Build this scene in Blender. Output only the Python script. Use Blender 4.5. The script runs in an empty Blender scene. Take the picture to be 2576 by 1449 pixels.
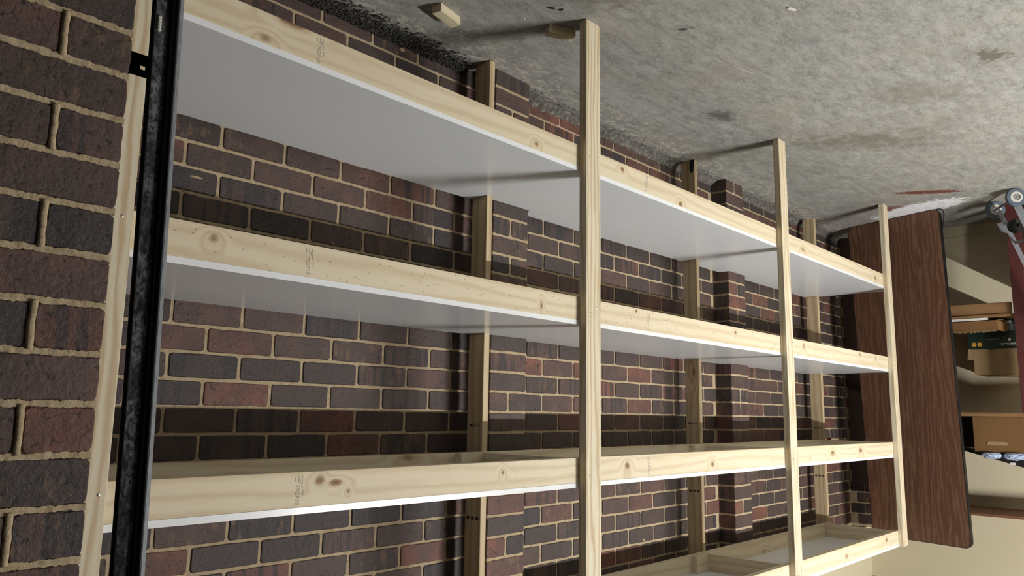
import bpy, bmesh, math, random
from mathutils import Vector, Matrix
import mathutils.noise as mnoise

# ---------------------------------------------------------------- camera, world, lights, exposure
SC = bpy.context.scene
COL = SC.collection
F_PX = 1955.6
R = ((-0.6766470, -0.7361376, -0.0158160),      # image right
     (-0.1275438, 0.0960269, 0.9871735),        # image down (the photograph was taken with the phone upside down)
     (-0.7251768, 0.6699852, -0.1588661))       # view direction
cd = bpy.data.cameras.new('camera')
cd.sensor_fit = 'HORIZONTAL'; cd.sensor_width = 36.0
cd.lens = 36.0 * F_PX / 2576.0
cd.clip_start = 0.02; cd.clip_end = 100
cam = bpy.data.objects.new('camera', cd); COL.objects.link(cam)
rot = Matrix((Vector(R[0]), -Vector(R[1]), -Vector(R[2]))).transposed()
cam.matrix_world = Matrix.Translation((0.0, -2.4332, 1.5469)) @ rot.to_4x4()
SC.camera = cam

w = bpy.data.worlds.new('world'); SC.world = w; w.use_nodes = True
w.node_tree.nodes['Background'].inputs[0].default_value = (0.78, 0.86, 1.0, 1)
w.node_tree.nodes['Background'].inputs[1].default_value = 0.012

# one fluorescent batten on the garage ceiling lights everything
TUBE_STRENGTH = 1330.0
TUBE_COLOR = (1.0, 0.995, 0.985)
def build_batten(c, length):
    m = bpy.data.materials.new('lit_tube'); m.use_nodes = True
    nt = m.node_tree; nt.nodes.clear()
    e = nt.nodes.new('ShaderNodeEmission'); o = nt.nodes.new('ShaderNodeOutputMaterial')
    e.inputs[0].default_value = (*TUBE_COLOR, 1); e.inputs[1].default_value = TUBE_STRENGTH
    nt.links.new(e.outputs[0], o.inputs[0])
    root = bpy.data.objects.new('ceiling_batten', None); COL.objects.link(root); root.location = c
    root['label'] = 'white fluorescent batten on the garage ceiling'; root['category'] = 'ceiling light'
    bm = bmesh.new()
    bmesh.ops.create_cone(bm, cap_ends=True, segments=16, radius1=.02, radius2=.02, depth=length, matrix=Matrix.Rotation(math.pi / 2, 4, 'Y'))
    me = bpy.data.meshes.new('tube'); bm.to_mesh(me); bm.free(); me.materials.append(m)
    t = bpy.data.objects.new('tube', me); COL.objects.link(t); t.parent = root
    bm = bmesh.new(); bmesh.ops.create_cube(bm, size=1, matrix=Matrix.Translation((0, 0, .0975)) @ Matrix.Diagonal((length + .06, .06, .125, 1)))
    me = bpy.data.meshes.new('housing'); bm.to_mesh(me); bm.free()
    h = bpy.data.objects.new('housing', me); COL.objects.link(h); h.parent = root
build_batten((-4.4, -4.35, 2.60), 1.2)

SC.view_settings.view_transform = 'Standard'
SC.view_settings.look = 'None'
SC.view_settings.exposure = 0.0
SC.view_settings.gamma = 1.0
SC.view_settings.use_curve_mapping = False

# ---------------------------------------------------------------- measured layout (metres)
XP = (-0.566, -2.2942, -4.0666, -5.8435)        # +X face of each front post
XB = (-0.530, -2.3082, -4.0943, -5.9421)        # +X face of each back post
YF, YP = -0.6577, -0.6920                       # front face of beams, front face of posts
ZS = (0.5151, 1.1111, 1.7037, 2.2980)           # underside of each shelf frame
HB, TW = 0.089, 0.0166                          # beam height, white board thickness
XE = -6.93                                      # end wall
ZC = 2.815                                      # ceiling
rng = random.Random(7)

# ---------------------------------------------------------------- node helpers
def newmat(name):
    m = bpy.data.materials.new(name); m.use_nodes = True
    nt = m.node_tree; b = nt.nodes['Principled BSDF']
    return m, nt, b
def N(nt, t, **kw):
    n = nt.nodes.new(t)
    for k, v in kw.items(): setattr(n, k, v)
    return n
def L(nt, a, b): nt.links.new(a, b)
def val(nt, sock, v):
    if hasattr(v, 'node'): L(nt, v, sock)
    else: sock.default_value = v
def M_(nt, op, a, b=0.0, c=None, clamp=False):
    n = N(nt, 'ShaderNodeMath', operation=op); n.use_clamp = clamp
    val(nt, n.inputs[0], a); val(nt, n.inputs[1], b)
    if c is not None: val(nt, n.inputs[2], c)
    return n.outputs[0]
def V_(nt, op, a, b=(0, 0, 0)):
    n = N(nt, 'ShaderNodeVectorMath', operation=op)
    val(nt, n.inputs[0], a); val(nt, n.inputs[1], b)
    return n.outputs['Value'] if op in ('LENGTH', 'DISTANCE', 'DOT_PRODUCT') else n.outputs[0]
def mix(nt, f, a, b, mode='MIX'):
    n = N(nt, 'ShaderNodeMix', data_type='RGBA', blend_type=mode)
    val(nt, n.inputs[0], f)
    val(nt, n.inputs[6], a if hasattr(a, 'node') else (*a, 1)); val(nt, n.inputs[7], b if hasattr(b, 'node') else (*b, 1))
    return n.outputs[2]
def noise(nt, vec, scale, detail=4, rough=0.55, dist=0.0):
    n = N(nt, 'ShaderNodeTexNoise'); L(nt, vec, n.inputs['Vector'])
    n.inputs['Scale'].default_value = scale; n.inputs['Detail'].default_value = detail
    n.inputs['Roughness'].default_value = rough; n.inputs['Distortion'].default_value = dist
    return n.outputs[0]
def sstep(nt, x, lo, hi):
    n = N(nt, 'ShaderNodeMapRange', interpolation_type='SMOOTHSTEP'); val(nt, n.inputs[0], x)
    n.inputs[1].default_value = lo; n.inputs[2].default_value = hi
    n.inputs[3].default_value = 0; n.inputs[4].default_value = 1
    return n.outputs[0]
def ramp(nt, f, stops, interp='LINEAR'):
    n = N(nt, 'ShaderNodeValToRGB'); n.color_ramp.interpolation = interp
    e = n.color_ramp.elements
    while len(e) < len(stops): e.new(0.5)
    for i, (p, c) in enumerate(stops): e[i].position = p; e[i].color = (*c, 1)
    L(nt, f, n.inputs[0]); return n.outputs[0]
def bump(nt, b, h, strength, dist):
    n = N(nt, 'ShaderNodeBump'); L(nt, h, n.inputs['Height'])
    n.inputs['Strength'].default_value = strength; n.inputs['Distance'].default_value = dist
    L(nt, n.outputs[0], b.inputs['Normal'])
def objcoord(nt): return N(nt, 'ShaderNodeTexCoord').outputs['Object']
def scalev(nt, v, s): return V_(nt, 'MULTIPLY', v, s)
def srgb(r, g, b):
    f = lambda c: ((c / 255 + .055) / 1.055) ** 2.4 if c > 10 else c / 255 / 12.92
    return (f(r), f(g), f(b))
def plain(name, col, rough=0.6, metal=0.0, var=0.12, scale=30, spec=0.4):
    m, nt, b = newmat(name); v = objcoord(nt)
    n = noise(nt, v, scale, 4)
    L(nt, mix(nt, n, tuple(c * (1 - var) for c in col), tuple(min(1, c * (1 + var)) for c in col)), b.inputs['Base Color'])
    b.inputs['Roughness'].default_value = rough; b.inputs['Metallic'].default_value = metal
    b.inputs['Specular IOR Level'].default_value = spec
    return m

# ---------------------------------------------------------------- materials
def brick_mat(name, island=False):
    m, nt, b = newmat(name)
    oi = N(nt, 'ShaderNodeObjectInfo')
    if island:
        rnd = N(nt, 'ShaderNodeNewGeometry').outputs['Random Per Island']; v = objcoord(nt)
    else:
        rnd = oi.outputs['Random']; v = V_(nt, 'ADD', objcoord(nt), oi.outputs['Location'])
    r2 = M_(nt, 'FRACT', M_(nt, 'MULTIPLY', rnd, 17.31))
    r3 = M_(nt, 'FRACT', M_(nt, 'MULTIPLY', rnd, 53.77))
    base = ramp(nt, rnd, [(0.0, (0.048, 0.037, 0.033)), (0.2, (0.066, 0.046, 0.040)), (0.38, (0.090, 0.056, 0.046)), (0.55, (0.106, 0.064, 0.052)),
                          (0.70, (0.128, 0.072, 0.058)), (0.85, (0.158, 0.072, 0.052)), (1.0, (0.205, 0.080, 0.054))])
    big = noise(nt, v, 9, 3, 0.5)
    base = mix(nt, sstep(nt, big, .38, .66), mix(nt, 0.55, base, (0.047, 0.037, 0.034)), base)
    # kiln marks: darker upright bands on some bricks
    bv = scalev(nt, v, (34, 3, 2)); band = noise(nt, bv, 1.0, 2, .4)
    bm = M_(nt, 'MULTIPLY', sstep(nt, band, .5, .56), sstep(nt, r2, .62, .7))
    base = mix(nt, M_(nt, 'MULTIPLY', bm, .75), base, (0.030, 0.028, 0.030))
    bv2 = scalev(nt, v, (22, 5, 9)); b2 = noise(nt, bv2, 1.3, 3, .5)
    bm2 = M_(nt, 'MULTIPLY', sstep(nt, b2, .56, .62), sstep(nt, r3, .72, .8))
    base = mix(nt, M_(nt, 'MULTIPLY', bm2, .6), base, (0.19, 0.115, 0.066))
    fine = noise(nt, v, 130, 5, .65)
    base = mix(nt, M_(nt, 'MULTIPLY', sstep(nt, fine, .35, .75), .5), base, mix(nt, .5, base, (0.14, 0.11, 0.10)))
    spk = N(nt, 'ShaderNodeTexVoronoi'); L(nt, v, spk.inputs['Vector']); spk.inputs['Scale'].default_value = 55
    base = mix(nt, M_(nt, 'MULTIPLY', M_(nt, 'LESS_THAN', spk.outputs['Distance'], .07), .55), base, (0.36, 0.28, 0.20))
    pit = noise(nt, v, 75, 3, .6)
    base = mix(nt, M_(nt, 'MULTIPLY', M_(nt, 'SUBTRACT', 1.0, sstep(nt, pit, .30, .42)), .8), base, (0.014, 0.012, 0.012))
    ck = N(nt, 'ShaderNodeTexVoronoi', feature='DISTANCE_TO_EDGE'); L(nt, V_(nt, 'ADD', scalev(nt, v, (1, 1, .7)), scalev(nt, N(nt, 'ShaderNodeCombineXYZ').outputs[0], (0, 0, 0))), ck.inputs['Vector']); ck.inputs['Scale'].default_value = 26
    ckm = M_(nt, 'MULTIPLY', M_(nt, 'MULTIPLY', M_(nt, 'LESS_THAN', M_(nt, 'ADD', ck.outputs['Distance'], M_(nt, 'MULTIPLY', pit, .08)), .052), sstep(nt, r3, .35, .5)), sstep(nt, big, .42, .55))
    base = mix(nt, M_(nt, 'MULTIPLY', ckm, .75), base, (0.015, 0.012, 0.012))
    L(nt, base, b.inputs['Base Color'])
    b.inputs['Roughness'].default_value = .62; b.inputs['Specular IOR Level'].default_value = .35
    crk = N(nt, 'ShaderNodeTexVoronoi', feature='DISTANCE_TO_EDGE'); L(nt, scalev(nt, v, (1, 1, .6)), crk.inputs['Vector']); crk.inputs['Scale'].default_value = 22
    h = M_(nt, 'ADD', M_(nt, 'MULTIPLY', fine, .5), M_(nt, 'MULTIPLY', pit, .9))
    h = M_(nt, 'ADD', h, M_(nt, 'MULTIPLY', noise(nt, v, 24, 3), .8))
    bump(nt, b, h, .7, .004)
    return m
BRICK = brick_mat('brick'); BRICK_FIELD = brick_mat('brick_field', True)

def mortar_mat():
    m, nt, b = newmat('mortar'); v = objcoord(nt)
    n = noise(nt, v, 60, 5, .6); n2 = noise(nt, v, 5, 3)
    c = ramp(nt, n, [(0.25, (0.34, 0.255, 0.150)), (0.5, (0.49, 0.385, 0.245)), (0.8, (0.57, 0.465, 0.315))])
    c = mix(nt, M_(nt, 'MULTIPLY', sstep(nt, n2, .5, .75), .35), c, (0.34, 0.27, 0.18))
    L(nt, c, b.inputs['Base Color']); b.inputs['Roughness'].default_value = .95; b.inputs['Specular IOR Level'].default_value = .1
    bump(nt, b, noise(nt, v, 220, 4, .7), .8, .003)
    return m
MORTAR = mortar_mat()

def wood_mat(name, axis, light, dark, freq=150., warp=1.6, knots=(), knot_density=.32, dashes=False, seed=0., contrast=.6):
    """sawn pine: growth-ring lines along `axis`, knots that bend the lines around them"""
    m, nt, b = newmat(name); raw = objcoord(nt)
    oi = N(nt, 'ShaderNodeObjectInfo')
    off = scalev(nt, oi.outputs['Random'], (0, 0, 0))
    cb = N(nt, 'ShaderNodeCombineXYZ')
    for i, k in enumerate((31.7, 17.3, 23.9)): L(nt, M_(nt, 'ADD', M_(nt, 'MULTIPLY', oi.outputs['Random'], k), seed * (i + 1.3)), cb.inputs[i])
    v = V_(nt, 'ADD', raw, cb.outputs[0])
    st = [1., 1., 1.]; st['XYZ'.index(axis)] = .085
    sv = scalev(nt, v, tuple(st))
    sep = N(nt, 'ShaderNodeSeparateXYZ'); L(nt, v, sep.inputs[0])
    others = [a for a in 'XYZ' if a != axis]
    across = M_(nt, 'ADD', sep.outputs[others[0]], M_(nt, 'MULTIPLY', sep.outputs[others[1]], .8))
    n1 = noise(nt, sv, 9, 3, .5)
    s2 = [1., 1., 1.]; s2['XYZ'.index(axis)] = .3
    ksum = None; kmask = None
    # scattered knots
    kst = [9., 9., 9.]; kst['XYZ'.index(axis)] = 3.2
    vo = N(nt, 'ShaderNodeTexVoronoi'); L(nt, scalev(nt, v, tuple(kst)), vo.inputs['Vector']); vo.inputs['Scale'].default_value = 1.0
    sc = N(nt, 'ShaderNodeSeparateColor'); L(nt, vo.outputs['Color'], sc.inputs[0])
    on = M_(nt, 'LESS_THAN', sc.outputs[0], knot_density)
    d0 = M_(nt, 'ADD', vo.outputs['Distance'], M_(nt, 'MULTIPLY', M_(nt, 'SUBTRACT', noise(nt, v, 45, 2), .5), .08))
    kn = M_(nt, 'MULTIPLY', on, M_(nt, 'SUBTRACT', 1.0, sstep(nt, d0, .02, .5)))
    km = M_(nt, 'MULTIPLY', on, M_(nt, 'SUBTRACT', 1.0, sstep(nt, d0, .05, .13)))
    kcore = M_(nt, 'MULTIPLY', on, M_(nt, 'SUBTRACT', 1.0, sstep(nt, d0, .0, .07)))
    for (kx, ky, kz, sx, sz) in knots:
        rel = V_(nt, 'MULTIPLY', V_(nt, 'SUBTRACT', raw, (kx, ky, kz)), (1 / sx, 6.0, 1 / sz))
        d = V_(nt, 'LENGTH', rel)
        d = M_(nt, 'ADD', d, M_(nt, 'MULTIPLY', M_(nt, 'SUBTRACT', noise(nt, raw, 60, 2), .5), .7))
        kn = M_(nt, 'MAXIMUM', kn, M_(nt, 'SUBTRACT', 1.0, sstep(nt, d, .3, 4.2)))
        km = M_(nt, 'MAXIMUM', km, M_(nt, 'SUBTRACT', 1.0, sstep(nt, d, .75, 1.15)))
        kcore = M_(nt, 'MAXIMUM', kcore, M_(nt, 'SUBTRACT', 1.0, sstep(nt, d, .2, .7)))
    s = M_(nt, 'MULTIPLY', across, freq)
    s = M_(nt, 'ADD', s, M_(nt, 'MULTIPLY', n1, warp * 10))
    s = M_(nt, 'ADD', s, M_(nt, 'MULTIPLY', noise(nt, scalev(nt, v, tuple(s2)), 26, 3, .6), 3.2))
    s = M_(nt, 'ADD', s, M_(nt, 'MULTIPLY', kn, 9.0))
    line = M_(nt, 'ADD', M_(nt, 'MULTIPLY', M_(nt, 'SINE', s), .5), .5)
    line = M_(nt, 'POWER', line, 2.2)
    fib = noise(nt, scalev(nt, v, tuple(x * 1. for x in st)), 260, 3, .6)
    tone = noise(nt, sv, 14, 2)
    c = mix(nt, M_(nt, 'MULTIPLY', line, contrast), light, dark)
    c = mix(nt, M_(nt, 'MULTIPLY', sstep(nt, tone, .45, .75), .35), c, mix(nt, .5, light, dark))
    c = mix(nt, M_(nt, 'MULTIPLY', sstep(nt, fib, .55, .8), .14), c, dark)
    if dashes:
        dv = N(nt, 'ShaderNodeTexVoronoi'); L(nt, scalev(nt, v, (34, 40, 62)), dv.inputs['Vector']); dv.inputs['Scale'].default_value = 1.
        dm = M_(nt, 'LESS_THAN', dv.outputs['Distance'], .13)
        c = mix(nt, M_(nt, 'MULTIPLY', dm, .55), c, (0.20, 0.11, 0.045))
    c = mix(nt, M_(nt, 'MULTIPLY', M_(nt, 'MULTIPLY', kn, kn), .35), c, mix(nt, line, dark, (0.42, 0.27, 0.13)))
    ring = M_(nt, 'ADD', .55, M_(nt, 'MULTIPLY', line, .45))
    c = mix(nt, M_(nt, 'MULTIPLY', M_(nt, 'MULTIPLY', km, ring), .85), c, (0.27, 0.145, 0.075))
    c = mix(nt, M_(nt, 'MULTIPLY', kcore, .45), c, (0.10, 0.050, 0.026))
    L(nt, c, b.inputs['Base Color']); b.inputs['Roughness'].default_value = .62; b.inputs['Specular IOR Level'].default_value = .25
    bump(nt, b, M_(nt, 'ADD', fib, M_(nt, 'MULTIPLY', line, .5)), .12, .002)
    return m
PL, PD = (0.745, 0.655, 0.475), (0.57, 0.43, 0.245)
WX = wood_mat('pine_x', 'X', PL, PD)
WY = wood_mat('pine_y', 'Y', PL, PD, seed=4.)
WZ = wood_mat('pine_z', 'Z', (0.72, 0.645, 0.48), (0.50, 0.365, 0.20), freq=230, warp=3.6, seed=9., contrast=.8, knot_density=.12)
WZB = wood_mat('pine_z_back', 'Z', (0.58, 0.465, 0.295), (0.36, 0.235, 0.11), freq=170, seed=2., knot_density=.12)  # darker pine: shade on the back posts partly put into the colour

def melamine():
    m, nt, b = newmat('white_melamine'); v = objcoord(nt)
    n = noise(nt, scalev(nt, v, (1, 4, 1)), 6, 4)
    c = mix(nt, n, (0.83, 0.855, 0.875), (0.88, 0.895, 0.90))
    scr = noise(nt, scalev(nt, v, (2.2, 26, 1)), 3, 3, .6)
    c = mix(nt, M_(nt, 'MULTIPLY', sstep(nt, scr, .66, .8), .06), c, (0.93, 0.93, 0.93))
    L(nt, c, b.inputs['Base Color']); b.inputs['Roughness'].default_value = .32; b.inputs['Specular IOR Level'].default_value = .5
    b.inputs['Roughness'].default_value = .23
    return m
WHITE = melamine()

def concrete():
    m, nt, b = newmat('concrete_floor'); v = objcoord(nt)
    big = noise(nt, v, 1.3, 4, .55); mid = noise(nt, scalev(nt, v, (1.0, 2.2, 1)), 7, 6, .72, .3); fine = noise(nt, scalev(nt, v, (1, 1.7, 1)), 42, 5, .7)
    c = ramp(nt, mid, [(0.25, (0.165, 0.158, 0.140)), (0.42, (0.285, 0.28, 0.255)), (0.58, (0.375, 0.368, 0.34)), (0.76, (0.50, 0.49, 0.45))])
    c = mix(nt, M_(nt, 'MULTIPLY', sstep(nt, fine, .45, .66), .42), c, (0.50, 0.485, 0.43))
    grit = noise(nt, scalev(nt, v, (1, 1.5, 1)), 120, 4, .7)
    c = mix(nt, M_(nt, 'MULTIPLY', M_(nt, 'SUBTRACT', 1., sstep(nt, grit, .32, .46)), .55), c, (0.13, 0.122, 0.105))
    blot = noise(nt, scalev(nt, v, (1, 2.4, 1)), 11, 6, .75, .5)
    c = mix(nt, M_(nt, 'MULTIPLY', M_(nt, 'SUBTRACT', 1., sstep(nt, blot, .34, .50)), .45), c, (0.17, 0.16, 0.135))
    c = mix(nt, M_(nt, 'MULTIPLY', M_(nt, 'SUBTRACT', 1., sstep(nt, big, .3, .52)), .35), c, (0.20, 0.185, 0.155))
    tan = noise(nt, v, 3.1, 3)
    c = mix(nt, M_(nt, 'MULTIPLY', sstep(nt, tan, .52, .7), .25), c, (0.37, 0.33, 0.25))
    flk = noise(nt, scalev(nt, v, (1, 1.6, 1)), 19, 5, .75, .8)
    c = mix(nt, M_(nt, 'MULTIPLY', sstep(nt, flk, .64, .72), .4), c, (0.55, 0.53, 0.475))
    c = mix(nt, M_(nt, 'MULTIPLY', M_(nt, 'SUBTRACT', 1., sstep(nt, flk, .25, .34)), .5), c, (0.12, 0.11, 0.095))
    # grimy and limewashed band along the foot of the brick wall
    sp = N(nt, 'ShaderNodeSeparateXYZ'); L(nt, v, sp.inputs[0])
    edge = sstep(nt, M_(nt, 'ADD', sp.outputs['Y'], M_(nt, 'MULTIPLY', M_(nt, 'SUBTRACT', mid, .5), .35)), -.42, -.10)
    c = mix(nt, M_(nt, 'MULTIPLY', edge, sstep(nt, flk, .5, .62)), c, (0.60, 0.56, 0.48))
    edge2 = sstep(nt, M_(nt, 'ADD', sp.outputs['Y'], M_(nt, 'MULTIPLY', M_(nt, 'SUBTRACT', mid, .5), .12)), -.10, -.02)
    c = mix(nt, M_(nt, 'MULTIPLY', edge2, .7), c, (0.10, 0.09, 0.075))
    def stain_or_shade(x, y, rx, ry, ang, col, amt, soft=.35, ns=14., na=.9):
        nonlocal c
        mp = N(nt, 'ShaderNodeMapping', vector_type='TEXTURE'); L(nt, v, mp.inputs[0])
        mp.inputs['Location'].default_value = (x, y, 0); mp.inputs['Rotation'].default_value = (0, 0, ang); mp.inputs['Scale'].default_value = (rx, ry, 1)
        flat = V_(nt, 'MULTIPLY', mp.outputs[0], (1, 1, 0))
        d = M_(nt, 'ADD', V_(nt, 'LENGTH', flat), M_(nt, 'MULTIPLY', M_(nt, 'SUBTRACT', noise(nt, v, ns * 2.2, 6, .75), .5), na * 5))
        k = M_(nt, 'MULTIPLY', M_(nt, 'SUBTRACT', 1., sstep(nt, d, 1 - soft, 1 + soft * .4)), amt)
        c = mix(nt, k, c, col)
    stain_or_shade(-5.735, -1.02, .22, .046, 1.02 + math.pi, (0.155, 0.040, 0.028), .95, .2, 26, .5)      # red paint streak
    stain_or_shade(-6.06, -.70, .10, .10, 1.9, (0.17, 0.055, 0.04), .85, .3, 22, .7)
    stain_or_shade(-6.17, -.84, .36, .155, 1.9, (0.82, 0.82, 0.84), 1.0, .12, 12, .35)                   # white paint spill
    stain_or_shade(-3.56, -.60, .11, .07, .2, (0.10, 0.096, 0.088), .85, .7, 10, .6)
    stain_or_shade(-3.68, -1.80, .085, .05, .7, (0.115, 0.105, 0.078), .8, .4, 10, 1.0)
    stain_or_shade(-2.12, -.86, .24, .15, .4, (0.12, 0.11, 0.095), .62, .9, 6, .8)
    stain_or_shade(-2.62, -.93, .022, .012, .9, (0.06, 0.055, 0.05), .9, .3, 20, .3); stain_or_shade(-2.63, -.965, .014, .005, .3, (0.06, 0.055, 0.05), .8, .3, 20, .3)
    stain_or_shade(-4.40, -1.02, .45, .16, .9, (0.15, 0.135, 0.10), .7, .9, 5, .8); stain_or_shade(-3.9, -1.45, .30, .12, .9, (0.17, 0.155, 0.12), .5, .9, 5, .8); stain_or_shade(-3.15, -.95, .07, .0035, .25, (0.62, 0.62, 0.62), .6, .3, 4, .1); stain_or_shade(-2.95, -.35, .5, .09, 0, (0.46, 0.455, 0.44), .45, .8, 8, .9)
    stain_or_shade(-3.05, -1.28, .055, .05, .4, (0.20, 0.20, 0.21), .5, .7, 14, .6)
    stain_or_shade(-6.45, -1.2, .35, .5, .3, (0.13, 0.115, 0.10), .45, .9, 7, .8)  # soft dark patch: shade on the floor by the end wall, put into colour
    stain_or_shade(-6.5, -.45, .5, .2, 1.7, (0.20, 0.13, 0.10), .45, .7, 9, .8)
    L(nt, c, b.inputs['Base Color']); b.inputs['Roughness'].default_value = .75; b.inputs['Specular IOR Level'].default_value = .3
    bump(nt, b, M_(nt, 'ADD', fine, M_(nt, 'MULTIPLY', mid, .8)), .35, .004)
    return m
CONC = concrete()

def laminate():
    m, nt, b = newmat('brown_laminate'); v = objcoord(nt)
    sv = scalev(nt, v, (1, 1, .07)); n = noise(nt, sv, 9, 3, .5)
    sp = N(nt, 'ShaderNodeSeparateXYZ'); L(nt, v, sp.inputs[0])
    s = M_(nt, 'ADD', M_(nt, 'MULTIPLY', sp.outputs['Y'], 150), M_(nt, 'MULTIPLY', n, 42))
    s = M_(nt, 'ADD', s, M_(nt, 'MULTIPLY', noise(nt, scalev(nt, v, (1, 1, .16)), 22, 3, .6), 11))
    ln = M_(nt, 'POWER', M_(nt, 'ADD', M_(nt, 'MULTIPLY', M_(nt, 'SINE', s), .5), .5), 2.)
    f = noise(nt, scalev(nt, v, (1, 1, .05)), 190, 3, .6)
    c = mix(nt, ln, (0.150, 0.073, 0.044), (0.240, 0.130, 0.080))
    c = mix(nt, M_(nt, 'MULTIPLY', sstep(nt, f, .4, .7), .45), c, (0.095, 0.045, 0.026))
    scr = noise(nt, scalev(nt, v, (1, 1, .8)), 42, 5, .75, 1.5); zone = noise(nt, scalev(nt, v, (1, 1, .5)), 3.0, 2)
    sm = M_(nt, 'MULTIPLY', sstep(nt, scr, .58, .66), sstep(nt, zone, .42, .62))
    c = mix(nt, M_(nt, 'MULTIPLY', sm, .55), c, (0.30, 0.20, 0.14))
    L(nt, c, b.inputs['Base Color']); b.inputs['Roughness'].default_value = .45; b.inputs['Specular IOR Level'].default_value = .3
    return m
LAM = laminate()

def steel():
    m, nt, b = newmat('grimy_galvanised_steel'); v = objcoord(nt)
    vo = noise(nt, scalev(nt, v, (1, 1, .6)), 105, 5, .68, .9); n2 = noise(nt, v, 9, 3)
    c = ramp(nt, vo, [(0.3, (0.014, 0.014, 0.014)), (0.43, (0.055, 0.056, 0.057)), (0.52, (0.20, 0.205, 0.21)), (0.68, (0.40, 0.41, 0.42))])
    c = mix(nt, M_(nt, 'MULTIPLY', sstep(nt, n2, .45, .6), .6), c, (0.025, 0.025, 0.026))
    L(nt, c, b.inputs['Base Color']); b.inputs['Metallic'].default_value = .25; b.inputs['Roughness'].default_value = .5
    bump(nt, b, vo, .2, .002)
    return m
STEEL = steel()
STEEL_DARK = plain('black_or_shaded_steel', (0.010, 0.010, 0.0105), .5, .1, .4, 40)  # also colours track side and flange, with their shade put into it
STEEL_EDGE = plain('lit_steel_edge', (0.26, 0.275, 0.29), .45, .15, .5, 60)  # paler steel: light catching the track lip put into the colour
CREAM = plain('cream_paint', srgb(214, 203, 172), .75, 0, .05, 3)
CREAM_DARK = CREAM
CEIL = plain('dim_ceiling_lining', (0.26, 0.25, 0.23), .9, 0, .08, 3)
OFFWHITE = plain('ceiling_paint', (0.72, 0.71, 0.67), .85, 0, .04, 2)
BLACK = plain('black_plastic', (0.012, 0.012, 0.013), .4, 0, .3, 30)
DARKBOARD = plain('dark_brown_board', (0.030, 0.016, 0.011), .5, 0, .3, 8)
CARD = plain('brown_cardboard', srgb(116, 86, 54), .85, 0, .08, 14, .15)
CARD2 = plain('pale_cardboard', srgb(150, 126, 92), .85, 0, .08, 14, .15)
CARD_IN = plain('cardboard_inside', srgb(120, 88, 56), .9, 0, .12, 14, .1)
GREEN = plain('dark_green_print', (0.010, 0.024, 0.017), .45, 0, .3, 12)
ORANGE = plain('orange_print', srgb(222, 160, 50), .5, 0, .05, 12)
PRINTW = plain('white_print', (0.75, 0.75, 0.72), .5, 0, .05, 12)
PRINTG = plain('green_print', (0.20, 0.34, 0.08), .5, 0, .05, 12)
PRINTGR = plain('grey_print', (0.22, 0.23, 0.22), .5, 0, .1, 200)
INK = plain('grey_ink', (0.43, 0.385, 0.30), .8, 0, .25, 300)
INK_DARK = plain('dark_ink', (0.05, 0.035, 0.025), .8, 0, .25, 300)
REDPAINT = plain('dark_red_paint', (0.085, 0.020, 0.018), .55, 0, .3, 10)
ORANGEWOOD = wood_mat('aged_pine', 'Y', (0.27, 0.155, 0.070), (0.18, 0.09, 0.036), seed=13.)
BROWNWOOD = wood_mat('stained_trim', 'Y', (0.22, 0.10, 0.05), (0.12, 0.05, 0.025), seed=3.)
TYRE = plain('blue_grey_rubber', (0.10, 0.135, 0.17), .6, 0, .15, 40)
HUB = plain('white_hub', (0.62, 0.61, 0.56), .5, 0, .08, 40)
RAILM = plain('grey_painted_metal', (0.30, 0.31, 0.34), .4, .2, .3, 50)
CHROME = plain('bright_steel', (0.55, 0.55, 0.55), .25, .9, .1, 50)
BLUEPL = plain('blue_white_plastic', (0.42, 0.50, 0.70), .35, 0, .5, 26)
GRAVELM = plain('dark_gravel', (0.045, 0.043, 0.040), .8, 0, .8, 70)
CHIP = plain('pale_chip', (0.70, 0.67, 0.58), .8, 0, .15, 60)
LEAF = plain('dry_red_leaf', (0.06, 0.018, 0.014), .7, 0, .3, 60)
REDPL = plain('red_plastic', (0.20, 0.022, 0.018), .45, 0, .1, 40)
CEMENT = None

# ---------------------------------------------------------------- mesh helpers
def link(name, me, mat=None, parent=None):
    o = bpy.data.objects.new(name, me); COL.objects.link(o)
    if mat is not None and not me.materials: me.materials.append(mat)
    if parent is not None:
        o.parent = parent
        base = Vector(parent.location); p = parent.parent
        if p is not None: base = base + Vector(p.location)
        o.location = -base if parent.parent is None else -Vector(parent.location) - Vector(parent.parent.location)
    return o
def bmesh_obj(name, bm, mat, parent=None, smooth=False):
    bmesh.ops.recalc_face_normals(bm, faces=bm.faces)
    me = bpy.data.meshes.new(name); bm.to_mesh(me); bm.free()
    if smooth:
        for p in me.polygons: p.use_smooth = True
    return link(name, me, mat, parent)
def add_box(bm, x0, x1, y0, y1, z0, z1, bev=0.0, mtx=None):
    t = bmesh.new()
    vs = [t.verts.new((x, y, z)) for x in (x0, x1) for y in (y0, y1) for z in (z0, z1)]
    for f in ((0, 1, 3, 2), (4, 6, 7, 5), (0, 4, 5, 1), (2, 3, 7, 6), (0, 2, 6, 4), (1, 5, 7, 3)): t.faces.new([vs[i] for i in f])
    bmesh.ops.recalc_face_normals(t, faces=t.faces)
    if bev: bmesh.ops.bevel(t, geom=list(t.edges), offset=bev, segments=2, profile=.6, affect='EDGES')
    if mtx is not None: bmesh.ops.transform(t, matrix=mtx, verts=t.verts)
    tmp = bpy.data.meshes.new('tmp'); t.to_mesh(tmp); t.free(); bm.from_mesh(tmp); bpy.data.meshes.remove(tmp)
    return bm
def box(name, x0, x1, y0, y1, z0, z1, mat, parent=None, bev=0.0, mtx=None):
    bm = bmesh.new(); add_box(bm, min(x0, x1), max(x0, x1), min(y0, y1), max(y0, y1), min(z0, z1), max(z0, z1), bev, mtx)
    return bmesh_obj(name, bm, mat, parent)
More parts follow.
